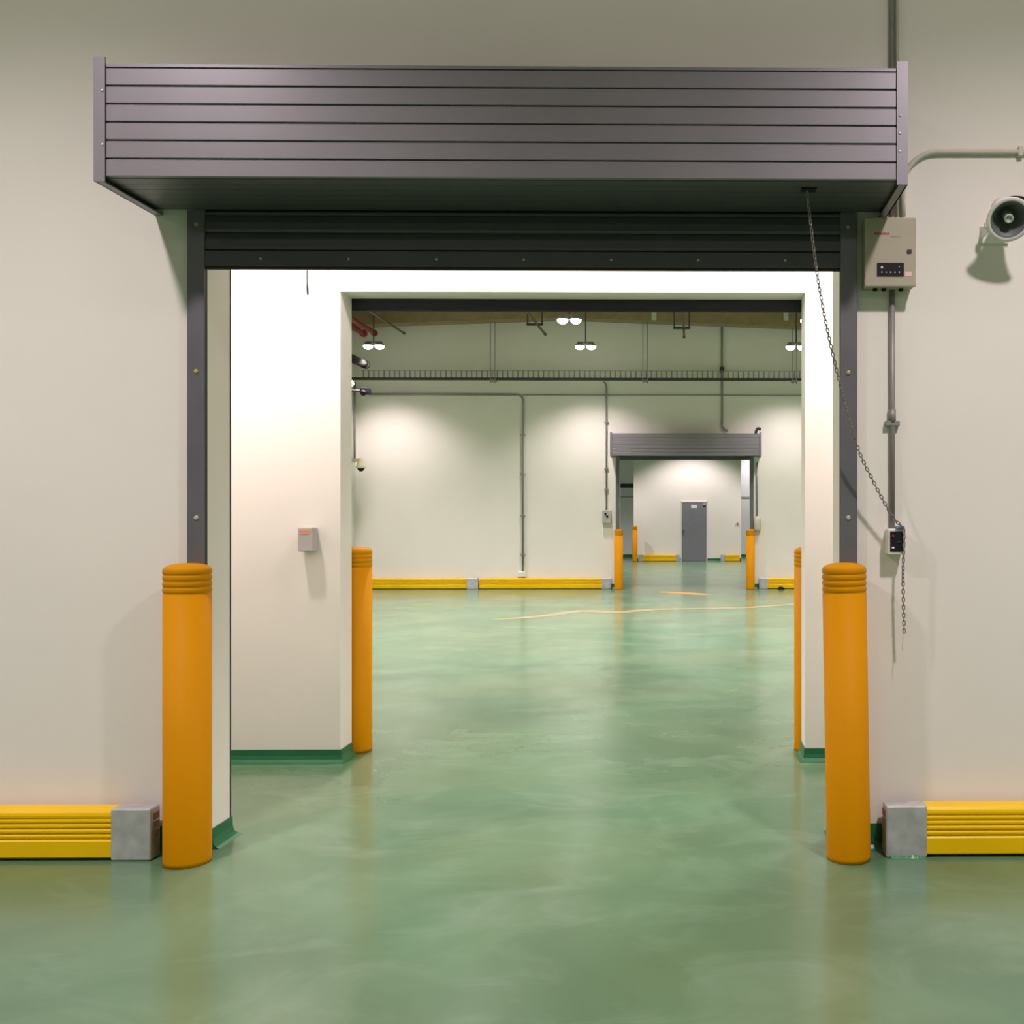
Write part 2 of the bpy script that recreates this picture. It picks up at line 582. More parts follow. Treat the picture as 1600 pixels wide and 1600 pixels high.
bollard(X(292, 4.31), 4.315, 'large orange bollard left of the nearest opening, beside the yellow rail')
bollard(X(1326, 4.33), 4.33, 'large orange bollard right of the nearest opening, leaning slightly left', lean=-0.016)
bollard(X(557, 6.36), 6.36, 'orange bollard just behind the left edge of the second opening', h=1.31)
bollard(X(1264, 6.36), 6.36, 'orange bollard half hidden by the right edge of the second opening', h=1.31)
bollard(X(966.5, 20.45), 20.45, 'small far orange bollard left of the distant roller shutter', h=1.25, r=0.09)
bollard(X(1172.5, 20.45), 20.45, 'small far orange bollard right of the distant roller shutter', h=1.25, r=0.09)
bollard(X(992, 33.2), 33.2, 'tiniest orange bollard, seen through the distant shutter opening on its left', h=1.2, r=0.085)


# ------------------------------------------------------------------ yellow bumper rails on the walls
def bumper_rail(Yw, x0, x1, label, caps=(), depth=0.12, h=0.225, group='yellow bumper rails', detail=True, rag=False):
    """caps: list of (x_from, x_to, open_side)"""
    t = thing('bumper_rail', label, 'bumper rail', ((x0 + x1) / 2, Yw, 0), group)
    f = Yw - depth
    b = Yw - 0.042
    zt = h
    prof = [(b, 0.012), (f + 0.006, 0.012), (f, 0.018), (f, 0.085), (f + 0.004, 0.090)]
    z = 0.095
    for k in range(4):
        prof += [(f + 0.008, z), (f + 0.001, z + 0.006), (f, z + 0.012), (f + 0.001, z + 0.017), (f + 0.008, z + 0.022)]
        z += 0.0225
    prof += [(f + 0.002, z + 0.004), (f + 0.001, z + 0.012), (f + 0.004, zt - 0.016), (f + 0.014, zt - 0.004), (f + 0.03, zt), (b, zt)]
    bm = B()
    extrude_x(bm, prof, x0, x1)
    obj('rail', bm, M['yellow'], t)
    for c0, c1, side in caps:
        bm = B()
        bbox(bm, c0, c1, f - 0.004, Yw - 0.042, 0.001, zt + 0.004, bev=0.008, seg=2)
        cp = obj('end_bracket', bm, M['galv'], t)
        if detail:
            xs = c1 if side > 0 else c0
            bm = B()
            a, bb_ = (xs - 0.001, xs + 0.0035) if side > 0 else (xs - 0.0035, xs + 0.001)
            z0 = 0.02
            for k in range(5):
                bbox(bm, a, bb_, f + 0.02, Yw - 0.055, z0, z0 + 0.030, bev=0.0015, seg=1)
                z0 += 0.038
            obj('end_plate', bm, M['rust'], cp)
            if rag:
                bm = B()
                pts = []
                nn = 26
                top = []
                for k in range(nn + 1):
                    xx = c0 + 0.02 + (c1 - c0 - 0.03) * k / nn
                    top.append((xx, 0.004 + 0.012 * abs(math.sin(k * 1.7)) * random.random() + 0.004))
                va = [bm.verts.new((xx, f - 0.0055, 0.001)) for xx, zz in top]
                vb = [bm.verts.new((xx, f - 0.0055, zz)) for xx, zz in top]
                vc = [bm.verts.new((xx, f - 0.018, 0.0012)) for xx, zz in top]
                for k in range(nn):
                    bm.faces.new((va[k], va[k + 1], vb[k + 1], vb[k]))
                    bm.faces.new((vc[k], vc[k + 1], vb[k + 1], vb[k]))
                obj('paint_drip', bm, M['greenpaint'], cp)
    return t


fx = lambda px: X(px, 4.33)
bumper_rail(YF, -6.4, fx(175), 'ribbed yellow bumper rail with metal end, left of the nearest opening', [(fx(173), fx(236), 1)])
bumper_rail(YF, fx(1447), 5.4, 'ribbed yellow bumper rail with green-stained metal end, right of the nearest opening', [(fx(1384), fx(1449), -1)], rag=True)
gx = lambda px: X(px, 20.58)
bumper_rail(YH, XHL + 0.05, gx(729), 'distant yellow bumper rail along the far wall, starting behind left bollard', [(gx(729), gx(747), 1)], detail=False)
bumper_rail(YH, gx(749), gx(940), 'distant yellow bumper rail ending just left of the distant shutter', [(gx(940), gx(955), 1)], detail=False)
bumper_rail(YH, gx(1200), 8.9, 'distant yellow bumper rail to the right of the distant shutter', [(gx(1186), gx(1200), -1)], detail=False)
px_ = lambda p: X(p, 33.4)
bumper_rail(YP, px_(1004), px_(1056), 'tiny yellow bumper rail left of the grey door', [(px_(997), px_(1004), -1), (px_(1056), px_(1062), 1)], detail=False)
bumper_rail(YP, px_(1133), px_(1156), 'tiny yellow bumper rail right of the grey door', [(px_(1126), px_(1133), -1)], detail=False)


# ------------------------------------------------------------------ conduits
def conduit(pts, r, label, mat='conduit', clips=(), cat='conduit', name='conduit', couplings=()):
    t = thing(name, label, cat, pts[0])
    bm = B()
    tube(bm, pts, r, 12)
    obj('pipe', bm, M[mat], t)
    for c, ax in clips:
        bm = B()
        if ax == 'z':
            bbox(bm, c[0] - r * 2.6, c[0] + r * 2.6, c[1] - r * 1.15, c[1] + r, c[2] - 0.012, c[2] + 0.012, bev=0.003, seg=1)
        else:
            bbox(bm, c[0] - 0.012, c[0] + 0.012, c[1] - r * 1.15, c[1] + r, c[2] - r * 1.9, c[2] + r * 1.9, bev=0.003, seg=1)
        obj('pipe_clip', bm, M[mat], t)
    for c in couplings:
        bm = B()
        tube(bm, [(c[0], c[1], c[2] - 0.03), (c[0], c[1], c[2] + 0.03)], r * 1.35, 12)
        obj('coupling', bm, M[mat], t)
    return t


yc = YF - 0.014
wx = lambda px: X(px, yc)
wz = lambda py: Z(py, yc, 1400)
conduit([(wx(1393), yc, wz(338)), (wx(1393), yc, H)], 0.0105, 'grey vertical conduit rising beside the hood, left one of the pair')
conduit([(wx(1402), yc, wz(338)), (wx(1402), yc, H)], 0.0085, 'grey vertical conduit rising beside the hood, right one of the pair', 'conduit_paint')
cr = 0.16
hxs = wx(1411)
hz = wz(237)
conduit([(hxs, yc, wz(338)), (hxs, yc, hz - cr)] + arc((hxs + cr, yc, hz - cr), cr, 180, 90, 12) + [(4.8, yc, hz + 0.02)], 0.012,
        'painted conduit bending right from behind the hood towards the horn speaker wall', 'conduit_paint', clips=[((wx(1594), yc, hz + 0.002), 'x')])
conduit([(wx(1394), yc, wz(450)), (wx(1394), yc, wz(825))], 0.0125, 'grey conduit running down from control box to push-button switch',
        clips=[((wx(1394), yc, wz(662)), 'z')], couplings=[(wx(1394), yc, wz(650))])

# ------------------------------------------------------------------ control box
bx0, bx1 = X(1351, 4.355), X(1431, 4.355)
bz1, bz0 = Z(341, 4.355, 1400), Z(447, 4.355, 1400)
t = thing('control_box', 'beige shutter control box with black button panel on right wall', 'control box', ((bx0 + bx1) / 2, YF, bz0))
bm = B(); bbox(bm, bx0 + 0.004, bx1 - 0.004, 4.372, YF, bz0, bz1, bev=0.003, seg=1)
obj('body', bm, M['box'], t)
bm = B(); bbox(bm, bx0, bx1, 4.352, 4.371, bz0 - 0.003, bz1 + 0.003, bev=0.005, seg=2)
lid = obj('cover', bm, M['box'], t)
cxp = lambda px: X(px, 4.352)
czp = lambda py: Z(py, 4.352, 1400)


def plate(name, p0, q0, p1, q1, m, parent, th=0.002, y=4.352):
    bm = B()
    bbox(bm, X(p0, y), X(p1, y), y - th, y + 0.001, Z(q1, y, 1400), Z(q0, y, 1400))
    return obj(name, bm, m, parent)


pan = plate('button_panel', 1370.5, 411, 1412, 431.5, M['black'], lid, 0.004)
for k, (px, py, m, r) in enumerate([(1377.5, 419, 'greyprint', 0.006), (1404, 418, 'greyprint', 0.003)] + [(1377 + 6.8 * j, 426, 'whiteplastic' if j in (0, 4) else 'pink', 0.0042) for j in range(5)]):
    pass
for k, (px, py, m, r) in enumerate([(1377.5, 418.5, 'horn', 0.0060), (1404.5, 417.5, 'greyprint', 0.0035)] + [(1377.5 + 6.8 * j, 426, 'horn' if j in (0, 4) else 'pink', 0.0036) for j in range(5)]):
    bm = B()
    mx = Matrix.Translation((cxp(px), 4.348, czp(py))) @ Matrix.Rotation(math.radians(90), 4, 'X')
    lathe(bm, [(r, 0), (r * 0.9, 0.004), (0, 0.005)], 12, mx)
    o = obj('button', bm, M[m], lid)
for k in range(6):
    plate('red_print', 1366.5 + k * 3.9, 363.6, 1369.6 + k * 3.9, 366.6, M['redprint'], lid, 0.0012)
for k in range(5):
    plate('grey_print', 1392 + k * 3.1, 369, 1394.2 + k * 3.1, 371, M['greyprint'], lid, 0.0012)
lk = plate('lock', 1417.5, 390.5, 1424, 395.5, M['darkmetal'], lid, 0.006)
plate('pink_label', 1414, 424.5, 1424.5, 431.5, M['pink'], lid, 0.0012)
for px in (1367.5, 1381, 1408):
    bm = B()
    lathe(bm, [(0, 0), (0.011, 0), (0.011, -0.008), (0.008, -0.012), (0, -0.012)], 12, Matrix.Translation((X(px, 4.40), 4.405, bz0)))
    obj('cable_gland', bm, M['black'], t)

# ------------------------------------------------------------------ push-button switch and chain
sx0, sx1 = X(1388, 4.375), X(1413.5, 4.375)
sz1, sz0 = Z(826, 4.375, 1400), Z(866.5, 4.375, 1400)
t = thing('push_button_switch', 'small wall switch with black button face below the control box conduit', 'switch', ((sx0 + sx1) / 2, YF, sz0))
bm = B(); bbox(bm, sx0, sx1, 4.375, YF, sz0, sz1, bev=0.005, seg=2)
sw = obj('body', bm, M['whiteplastic'], t)
bm = B(); bbox(bm, sx0 + 0.008, sx1 - 0.008, 4.370, 4.376, sz0 + 0.014, sz1 - 0.012, bev=0.001, seg=1)
fp = obj('button_face', bm, M['black'], t)
for k in range(3):
    bm = B()
    mx = Matrix.Translation((sx0 + 0.020 + (0.026 if k == 1 else 0), 4.370, sz0 + 0.030 + 0.026 * k)) @ Matrix.Rotation(math.radians(90), 4, 'X')
    lathe(bm, [(0.006, 0), (0.0055, 0.004), (0, 0.0045)], 12, mx)
    obj('button', bm, M[('whiteplastic', 'darkmetal', 'red')[k]], fp)
bm = B(); bbox(bm, X(1400, 4.37), X(1413.5, 4.37), 4.365, 4.40, sz1 - 0.001, sz1 + 0.011, bev=0.002, seg=1)
obj('blue_tag', bm, M['blue'], t)


def chain_mesh(bm, pts, pitch=0.0175, r=0.0024, w=0.0056, every=1):
    pts = [Vector(p) for p in pts]
    seg = [(pts[i + 1] - pts[i]).length for i in range(len(pts) - 1)]
    tot = sum(seg)
    n = int(tot / pitch)
    for k in range(n):
        s = (k + 0.5) * pitch
        i = 0
        while i < len(seg) - 1 and s > seg[i]:
            s -= seg[i]; i += 1
        p = pts[i].lerp(pts[i + 1], min(1, s / seg[i]))
        d = (pts[i + 1] - pts[i]).normalized()
        q = d.to_track_quat('Z', 'Y').to_matrix().to_4x4()
        mx = Matrix.Translation(p) @ q @ Matrix.Rotation(math.radians(90) * (k % 2) + 0.5, 4, 'Z')
        L = pitch * 0.5 + r * 0.9
        loop = []
        for a in range(12):
            th = 2 * math.pi * a / 12
            c, s_ = math.cos(th), math.sin(th)
            loop.append(Vector((w * c, 0, (L - w) * (1 if s_ > 0.01 else -1 if s_ < -0.01 else 0) + w * s_)))
        rings = []
        for a in range(12):
            tn = (loop[(a + 1) % 12] - loop[a - 1]).normalized()
            nn = Vector((tn.z, 0, -tn.x))
            rings.append([bm.verts.new(mx @ (loop[a] + r * (math.cos(b * math.pi / 2.5) * nn + math.sin(b * math.pi / 2.5) * Vector((0, 1, 0))))) for b in range(5)])
        for a in range(12):
            A, Bq = rings[a], rings[(a + 1) % 12]
            for b in range(5):
                f = bm.faces.new((A[b], A[(b + 1) % 5], Bq[(b + 1) % 5], Bq[b]))
                f.smooth = True


def pt(px, py, Y):
    return (X(px, Y), Y, Z(py, Y, px))


def smooth_path(pts, n=8):
    P = [Vector(p) for p in pts]
    out = []
    for i in range(len(P) - 1):
        p0 = P[max(0, i - 1)]; p1 = P[i]; p2 = P[i + 1]; p3 = P[min(len(P) - 1, i + 2)]
        for k in range(n):
            t_ = k / n
            out.append(0.5 * ((2 * p1) + (-p0 + p2) * t_ + (2 * p0 - 5 * p1 + 4 * p2 - p3) * t_ ** 2 + (-p0 + 3 * p1 - 3 * p2 + p3) * t_ ** 3))
    out.append(P[-1])
    return out


bm = B()
path = smooth_path([pt(1261, 297, 4.115), pt(1269, 370, 4.15), pt(1282, 460, 4.20), pt(1304, 565, 4.25), pt(1337, 690, 4.31), pt(1366, 755, 4.34), pt(1394, 806, 4.362), pt(1409, 823, 4.364), pt(1412.5, 835, 4.362), pt(1411, 900, 4.363), pt(1412, 960, 4.364), pt(1413, 992, 4.365)])
chain_mesh(bm, path)
t = thing('hand_chain', 'steel pull chain slung from the hood to the wall switch and hanging below', 'chain', pt(1261, 297, 4.115))
ch = obj('chain_run', bm, M['chain'], t)
bm = B()
tube(bm, [pt(1411, 990, 4.365), pt(1410.5, 1005, 4.365), pt(1410, 1016, 4.365)], 0.0012, 6)
obj('string_end', bm, M['conduit'], t)

# ------------------------------------------------------------------ horn speaker
hc = Vector((X(1577, 4.245), 4.245, Z(343, 4.245, 1577)))
t = thing('horn_speaker', 'pale round horn loudspeaker on the right wall', 'loudspeaker', (hc.x, YF, hc.z))
ax = Vector((-0.12, -0.84, -0.53)).normalized()      # faces the camera, tipped down
mx = Matrix.Translation(hc) @ ax.to_track_quat('Z', 'Y').to_matrix().to_4x4()
bm = B()
pr = [(0.022, -0.165), (0.030, -0.14), (0.042, -0.10), (0.058, -0.055), (0.076, -0.020), (0.092, -0.002), (0.097, 0.002), (0.094, 0.006), (0.078, 0.000)]
lathe(bm, pr, 40, mx)
hb = obj('bell', bm, M['horn'], t)
bm = B()
lathe(bm, [(0.086, -0.003), (0.078, 0.001), (0.070, -0.012), (0.050, -0.045), (0.034, -0.085), (0.0, -0.09)], 40, mx)
obj('throat', bm, M['horninner'], hb)
bm = B()
lathe(bm, [(0.0, -0.012), (0.012, -0.012), (0.0125, -0.008), (0.019, -0.008), (0.0205, -0.012), (0.0205, -0.09)], 28, mx)
obj('core', bm, M['horncore'], hb)
bm = B()
lathe(bm, [(0, -0.200), (0.045, -0.200), (0.052, -0.193), (0.052, -0.145), (0.045, -0.135), (0.0, -0.135)], 28, mx)
obj('driver', bm, M['horn'], t)
bm = B()
bxc = X(1549, 4.3)
bbox(bm, bxc - 0.004, bxc + 0.004, 4.345, YF, hc.z - 0.03, hc.z + 0.02, bev=0.002, seg=1)
bbox(bm, bxc - 0.006, hc.x + 0.06, 4.435, YF, hc.z - 0.05, hc.z + 0.03, bev=0.002, seg=1)
bbox(bm, bxc - 0.012, bxc + 0.004, 4.345, 4.37, hc.z - 0.005, hc.z + 0.022, bev=0.003, seg=1)
obj('bracket', bm, M['horn'], t)
bm = B()
tube(bm, smooth_path([pt(1569, 313.5, 4.24), pt(1577, 309.5, 4.26), pt(1588, 308, 4.28), pt(1602, 311, 4.32), pt(1616, 325, 4.39), pt(1620, 340, 4.43)]), 0.0062, 10)
obj('cable', bm, M['black'], t)

# ------------------------------------------------------------------ lobby things
lx0, lx1 = X(466, 5.98), X(489.5, 5.98)
lz1, lz0 = Z(824, 5.98, 478), Z(861.5, 5.98, 478)
t = thing('wall_box', 'small grey wall box with orange label beside the second opening', 'wall box', ((lx0 + lx1) / 2, YM, lz0))
bm = B(); bbox(bm, lx0, lx1, 5.97, YM, lz0, lz1, bev=0.006, seg=2)
body = obj('body', bm, M['greybox'], t)
bm = B()
for k in range(5):
    bbox(bm, lx0 + 0.016 + k * 0.012, lx0 + 0.025 + k * 0.012, 5.968, 5.971, lz1 - 0.026, lz1 - 0.016)
bbox(bm, lx0 + 0.014, lx0 + 0.072, 5.968, 5.971, lz1 - 0.040, lz1 - 0.031)
obj('label', bm, M['orangelabel'], body)
bm = B()
tube(bm, [(X(480, 5.25), 5.25, 3.95), (X(480, 5.25), 5.25, Z(444, 5.25, 480))], 0.0035, 8)
tube(bm, [(X(480, 5.25), 5.25, Z(444, 5.25, 480)), (X(481, 5.25), 5.25, Z(460, 5.25, 480))], 0.0055, 8)
tag(obj('pull_cord', bm, M['darkmetal']), 'short dark pull cord hanging above the white lobby wall', 'cord')


# ------------------------------------------------------------------ lamps
def add_spot(parent, power, cone=104, blend=0.45, radius=0.10, dz=-0.10):
    ld = bpy.data.lights.new('lamp_light', 'SPOT')
    ld.energy = power
    ld.color = LAMP_COL
    ld.spot_size = math.radians(cone)
    ld.spot_blend = blend
    ld.shadow_soft_size = radius
    o = bpy.data.objects.new('lamp_light', ld)
    COL.objects.link(o)
    o.parent = parent
    o.location = (0, 0, dz)
    return o


def make_pendant():
    t = thing('pendant_lamp', '', 'ceiling lamp', (0, 0, 0))
    bm = B(); tube(bm, [(0, 0, 0.05), (0, 0, H - 4.86)], 0.012, 8)
    obj('stem', bm, M['darkmetal'], t)
    bm = B(); bbox(bm, -0.16, 0.16, -0.02, 0.02, 0.06, 0.09, bev=0.003, seg=1)
    obj('crossbar', bm, M['lamp'], t)
    for s in (-1, 1):
        bm = B()
        mx = Matrix.Translation((s * 0.112, 0, 0))
        lathe(bm, [(0, 0.06), (0.05, 0.06), (0.085, 0.035), (0.100, 0.0), (0.094, 0.0), (0.0, 0.02)], 24, mx)
        h = obj('lamp_head', bm, M['lamp'], t)
        bm = B()
        lathe(bm, [(0.094, 0.0), (0.088, -0.030), (0.066, -0.055), (0.035, -0.068), (0, -0.071)], 24, mx)
        obj('lens', bm, M['lens'], h)
    return t


proto = make_pendant()
used = False


def pendant(x, y, z, label, group, power):
    global used
    o = proto if not used else copy_tree(proto)
    used = True
    o.location = (x, y, z)
    tag(o, label, 'ceiling lamp', group)
    return o


ZL = 4.86
hall = []
rows = (19.4, 16.8, 14.2, 11.6, 9.0)
cols = (X(584, 19.4), X(915, 19.4), X(1244, 19.4), X(1574, 19.4))
names = {(0, 0): 'lit twin pendant lamp at far left under the red pipes',
         (0, 1): 'lit twin pendant lamp on a thin stem at centre, lower than its neighbour',
         (0, 2): 'lit twin pendant lamp at far right edge of the second opening, lower one',
         (1, 1): 'lit twin pendant lamp touching the rolled shutter edge near centre',
         (1, 2): 'lit twin pendant lamp cut off by the second opening top right corner'}
for i, yr in enumerate(rows):
    for j, xc in enumerate(cols):
        if (i, j) in names:
            pendant(xc, yr, ZL, names[i, j], 'twin pendant lamps of the hall', 0)
        hall.append((xc, yr))
front = [(x, y) for y in (2.1, -2.7, -7.5) for x in (-7.5, -2.95, 1.65, 6.2)]
back = [(x, y) for y in (24.0, 28.0, 31.8) for x in (-4.2, 0.0, 4.2)]


def room_spots(spots, z, power, cone, blend, radius=0.10, tilt=0.0):
    for x, y in spots:
        ld = bpy.data.lights.new('lamp_light', 'SPOT')
        ld.energy = power
        ld.color = LAMP_COL
        ld.spot_size = math.radians(cone)
        ld.spot_blend = blend
        ld.shadow_soft_size = radius
        o = bpy.data.objects.new('lamp_light', ld)
        COL.objects.link(o)
        o.location = (x, y, z)
        o.rotation_euler = (math.radians(tilt), 0, 0)


room_spots(front, ZL - 0.18, P_FRONT, 140, 1.0, 0.12)
for x, y in front[:8]:          # added fill lights at the lamp positions, brightening the upper wall
    ld = bpy.data.lights.new('added_fill', 'POINT')
    ld.energy = 30
    ld.color = LAMP_COL
    ld.shadow_soft_size = 0.14
    o = bpy.data.objects.new('added_fill', ld)
    COL.objects.link(o)
    o.location = (x, y, ZL)
room_spots([p for p in hall if p[1] > 19], ZL - 0.18, P_HALL * 0.5, 122, 0.8)
room_spots([p for p in hall if p[1] < 19], ZL - 0.18, P_HALL * 1.1, 122, 0.8)
room_spots(back, ZL - 0.18, P_BACK, 120, 0.5)
lob = [(-2.7, 5.36), (1.2, 5.36)]
room_spots(lob, 3.66, P_LOBBY, 125, 0.4, tilt=22)
room_spots([(-0.75, 5.3)], 3.66, P_LOBBY * 0.35, 125, 0.4, tilt=35)
room_spots([(3.2, 35.2)], 4.6, P_BACK * 0.8, 140, 0.4)

# ------------------------------------------------------------------ pipes below the hall roof
def long_pipe(x, z, y1, r, label, m, name='ceiling_pipe'):
    t = thing(name, label, 'pipe', (x, y1, z))
    bm = B()
    tube(bm, [(x, YMB, z), (x, y1, z)], r, 12)
    obj('pipe', bm, M[m], t)
    bm = B()
    tube(bm, [(x, y1 - 0.10, z), (x, y1, z)], r * 1.3, 12)
    obj('pipe_end', bm, M[m], t)
    return t


yq = 20.0
long_pipe(X(586, yq), Z(522, yq), yq, 0.048, 'thick red pipe under the hall roof, right one of the two', 'red')
long_pipe(X(569, yq), Z(523, yq), yq, 0.055, 'thick red pipe under the hall roof, left one of the two', 'red')
long_pipe(X(632, yq), Z(522, yq), yq, 0.022, 'thin brown pipe end beside the red pipes', 'brownpipe')
long_pipe(X(852, yq), Z(523, yq), yq, 0.024, 'thin brown pipe through a square hanger near centre', 'brownpipe')
long_pipe(X(1069, yq), Z(527, yq), yq, 0.022, 'thin brown pipe through a square hanger above the distant shutter', 'brownpipe')


def trapeze(px0, px1, py, Y, label):
    t = thing('pipe_hanger', label, 'pipe hanger', (X((px0 + px1) / 2, Y), Y, Z(py, Y)), 'square pipe hangers')
    x0, x1, z = X(px0, Y), X(px1, Y), Z(py, Y)
    bm = B(); bbox(bm, x0 - 0.02, x1 + 0.02, Y - 0.02, Y + 0.02, z - 0.015, z + 0.025)
    obj('crossbar', bm, M['darkmetal'], t)
    for x in (x0, x1):
        bm = B(); tube(bm, [(x, Y, z), (x, Y, H)], 0.014, 8)
        obj('rod', bm, M['darkmetal'], t)


trapeze(824.5, 847, 508, 19.0, 'square metal pipe hanger left of the centre lamps')
trapeze(1053.5, 1077, 513, 19.0, 'square metal pipe hanger above the distant shutter')

# ------------------------------------------------------------------ far wall services
yt = 20.33
t = thing('cable_tray', 'long wire cable tray hung across the far wall', 'cable tray', (0, yt, Z(592, yt)))
tz = Z(592.5, yt)
bm = B(); bbox(bm, XHL + 0.05, 9.1, yt - 0.03, yt + 0.10, tz - 0.022, tz + 0.022)
obj('tray_rail', bm, M['darkmetal'], t)
bm = B()
x = XHL + 0.25
while x < 9.0:
    bbox(bm, x - 0.012, x + 0.012, yt + 0.09, yt + 0.105, tz, tz + 0.185)
    x += 0.106
bbox(bm, XHL + 0.2, 9.0, yt + 0.09, yt + 0.10, tz + 0.178, tz + 0.188)
obj('wire_side', bm, M['conduit'], t)
for px in (770.5, 1008, 1241):
    for d in (-0.045, 0.045):
        bm = B(); tube(bm, [(X(px, yt) + d, yt - 0.04, tz - 0.10), (X(px, yt) + d, yt - 0.04, H)], 0.010, 8)
        obj('hanger_rod', bm, M['conduit'], t)
    bm = B(); bbox(bm, X(px, yt) - 0.06, X(px, yt) + 0.06, yt - 0.06, yt + 0.11, tz - 0.055, tz - 0.022)
    obj('hanger_channel', bm, M['conduit'], t)

yk = YH - 0.03
kx = lambda p: X(p, yk)
kz = lambda p: Z(p, yk)
R = 0.13
conduit([(XHL + 0.3, yk, kz(617)), (kx(817) - R, yk, kz(617))] + arc((kx(817) - R, yk, kz(617) - R), R, 90, 0, 8) + [(kx(817), yk, kz(893))], 0.020,
        'grey conduit bending down the far wall to a floor-level socket', clips=[((kx(817), yk, kz(y)), 'z') for y in (680, 742, 806, 866)])
bm = B(); bbox(bm, kx(810), kx(821), YH - 0.10, YH, kz(901), kz(893), bev=0.01, seg=1)
tag(obj('socket_box', bm, M['whiteplastic']), 'small socket box above the yellow rail under the bent conduit', 'socket')
conduit([(kx(817), yk, kz(617.5)), (9.0, yk, kz(617.5))], 0.011, 'thin horizontal conduit across the right half of the far wall')
conduit([(kx(942), yk, kz(597)), (kx(946), yk, kz(599)), (kx(947.5), yk, kz(606)), (kx(947.5), yk, kz(797))], 0.017, 'vertical conduit dropping to the switch box left of the distant shutter',
        clips=[((kx(947.5), yk, kz(y)), 'z') for y in (660, 732, 765)])
conduit([(kx(1128), yk, H), (kx(1128), yk, kz(662))] + arc((kx(1128) + 0.14, yk, kz(662)), 0.14, 180, 262, 8), 0.020, 'vertical conduit from the roof bending onto the distant shutter hood')
bm = B(); bbox(bm, kx(1124.5), kx(1131.5), YH - 0.11, YH, kz(582), kz(574), bev=0.008, seg=1)
tag(obj('junction_box', bm, M['darkmetal']), 'small dark junction box on the conduit above the distant shutter', 'junction box')
conduit([(kx(1183), yk, kz(722)), (kx(1183), yk, kz(806))], 0.014, 'short conduit beside the distant shutter, right side')
bm = B()
lathe(bm, [(0, -0.17), (0.05, -0.16), (0.075, -0.10), (0.075, 0.10), (0.05, 0.16), (0, 0.17)], 16, Matrix.Translation((kx(1183.5), YH - 0.06, kz(819))) @ Matrix.Diagonal((1, 0.7, 1, 1)))
tag(obj('push_button_switch', bm, M['conduit_paint']), 'rounded grey switch right of the distant shutter', 'switch')
bm = B()
tube(bm, smooth_path([(kx(1180), YH - 0.16, kz(681)), (kx(1181), YH - 0.17, kz(674)), (kx(1184), YH - 0.18, kz(670.5)), (kx(1188), YH - 0.19, kz(672))]), 0.03, 8)
tag(obj('cable_hook', bm, M['darkmetal']), 'dark curved cable end on top of the distant shutter hood', 'cable')
t = thing('switch_box', 'grey switch box left of the distant shutter under its conduit', 'switch box', (kx(948), YH, kz(818)))
bm = B(); bbox(bm, kx(941.5), kx(955), YH - 0.12, YH, kz(818), kz(797), bev=0.01, seg=1)
body = obj('body', bm, M['greybox'], t)
for p, q in ((946.5, 803), (949.5, 807)):
    bm = B(); bbox(bm, kx(p) - 0.02, kx(p) + 0.02, YH - 0.135, YH - 0.119, kz(q) - 0.022, kz(q) + 0.022)
    obj('knob', bm, M['black'], body)

# left corner of the hall
conduit([(XHL + 0.045, YH - 0.2, kz(600)), (XHL + 0.045, YH - 0.2, kz(723))], 0.022, 'thin conduit down the left corner of the hall to the dome camera')
yd = 20.25
dx = X(564, yd)
dz = Z(728, yd)
t = thing('dome_camera', 'cream dome security camera on the left hall wall', 'security camera', (dx, yd, dz))
bm = B(); tube(bm, [(XHL, yd, dz + 0.10), (dx, yd, dz + 0.12)], 0.03, 10)
bbox(bm, XHL, XHL + 0.03, yd - 0.06, yd + 0.06, dz + 0.02, dz + 0.18)
obj('bracket', bm, M['cream'], t)
bm = B(); lathe(bm, [(0, 0.15), (0.04, 0.14), (0.075, 0.08), (0.10, -0.02), (0.105, -0.05), (0, -0.05)], 24, Matrix.Translation((dx, yd, dz)))
obj('housing', bm, M['cream'], t)
bm = B(); lathe(bm, [(0.075, -0.05), (0.06, -0.085), (0.035, -0.11), (0, -0.12)], 24, Matrix.Translation((dx, yd, dz)))
obj('dome', bm, M['black'], t)

yj = 19.6
t = thing('wall_camera', 'dark wall-mounted camera under the cable tray at the hall left corner', 'security camera', (X(571, yj), yj, Z(612, yj)))
bm = B(); bbox(bm, X(565, yj), X(577, yj), yj - 0.12, yj + 0.14, Z(617, yj), Z(607, yj), bev=0.02, seg=2)
obj('body', bm, M['black'], t)
bm = B(); tube(bm, [(XHL, yj, Z(611, yj)), (X(566, yj), yj, Z(611, yj))], 0.025, 8)
obj('bracket', bm, M['darkmetal'], t)
bm = B(); tube(bm, [(X(571, yj), yj - 0.12, Z(614, yj)), (X(572, yj), yj - 0.18, Z(618, yj))], 0.05, 12)
obj('lens_barrel', bm, M['black'], t)

t = thing('air_duct', 'short grey duct with dark open end on the left hall wall below the red pipes', 'duct', (X(570, 19.2), 19.2, Z(568, 19.2)))
bm = B(); tube(bm, [(X(569, 19.6), YMB, Z(570, 19.6)), (X(569, 19.6), 19.6, Z(570, 19.6))], 0.08, 16)
obj('duct_body', bm, M['ductgrey'], t)
bm = B(); tube(bm, [(X(569, 19.6), 19.6, Z(570, 19.6)), (X(569, 19.6), 19.7, Z(570, 19.6))], 0.085, 16)
obj('duct_end', bm, M['darkmetal'], t)

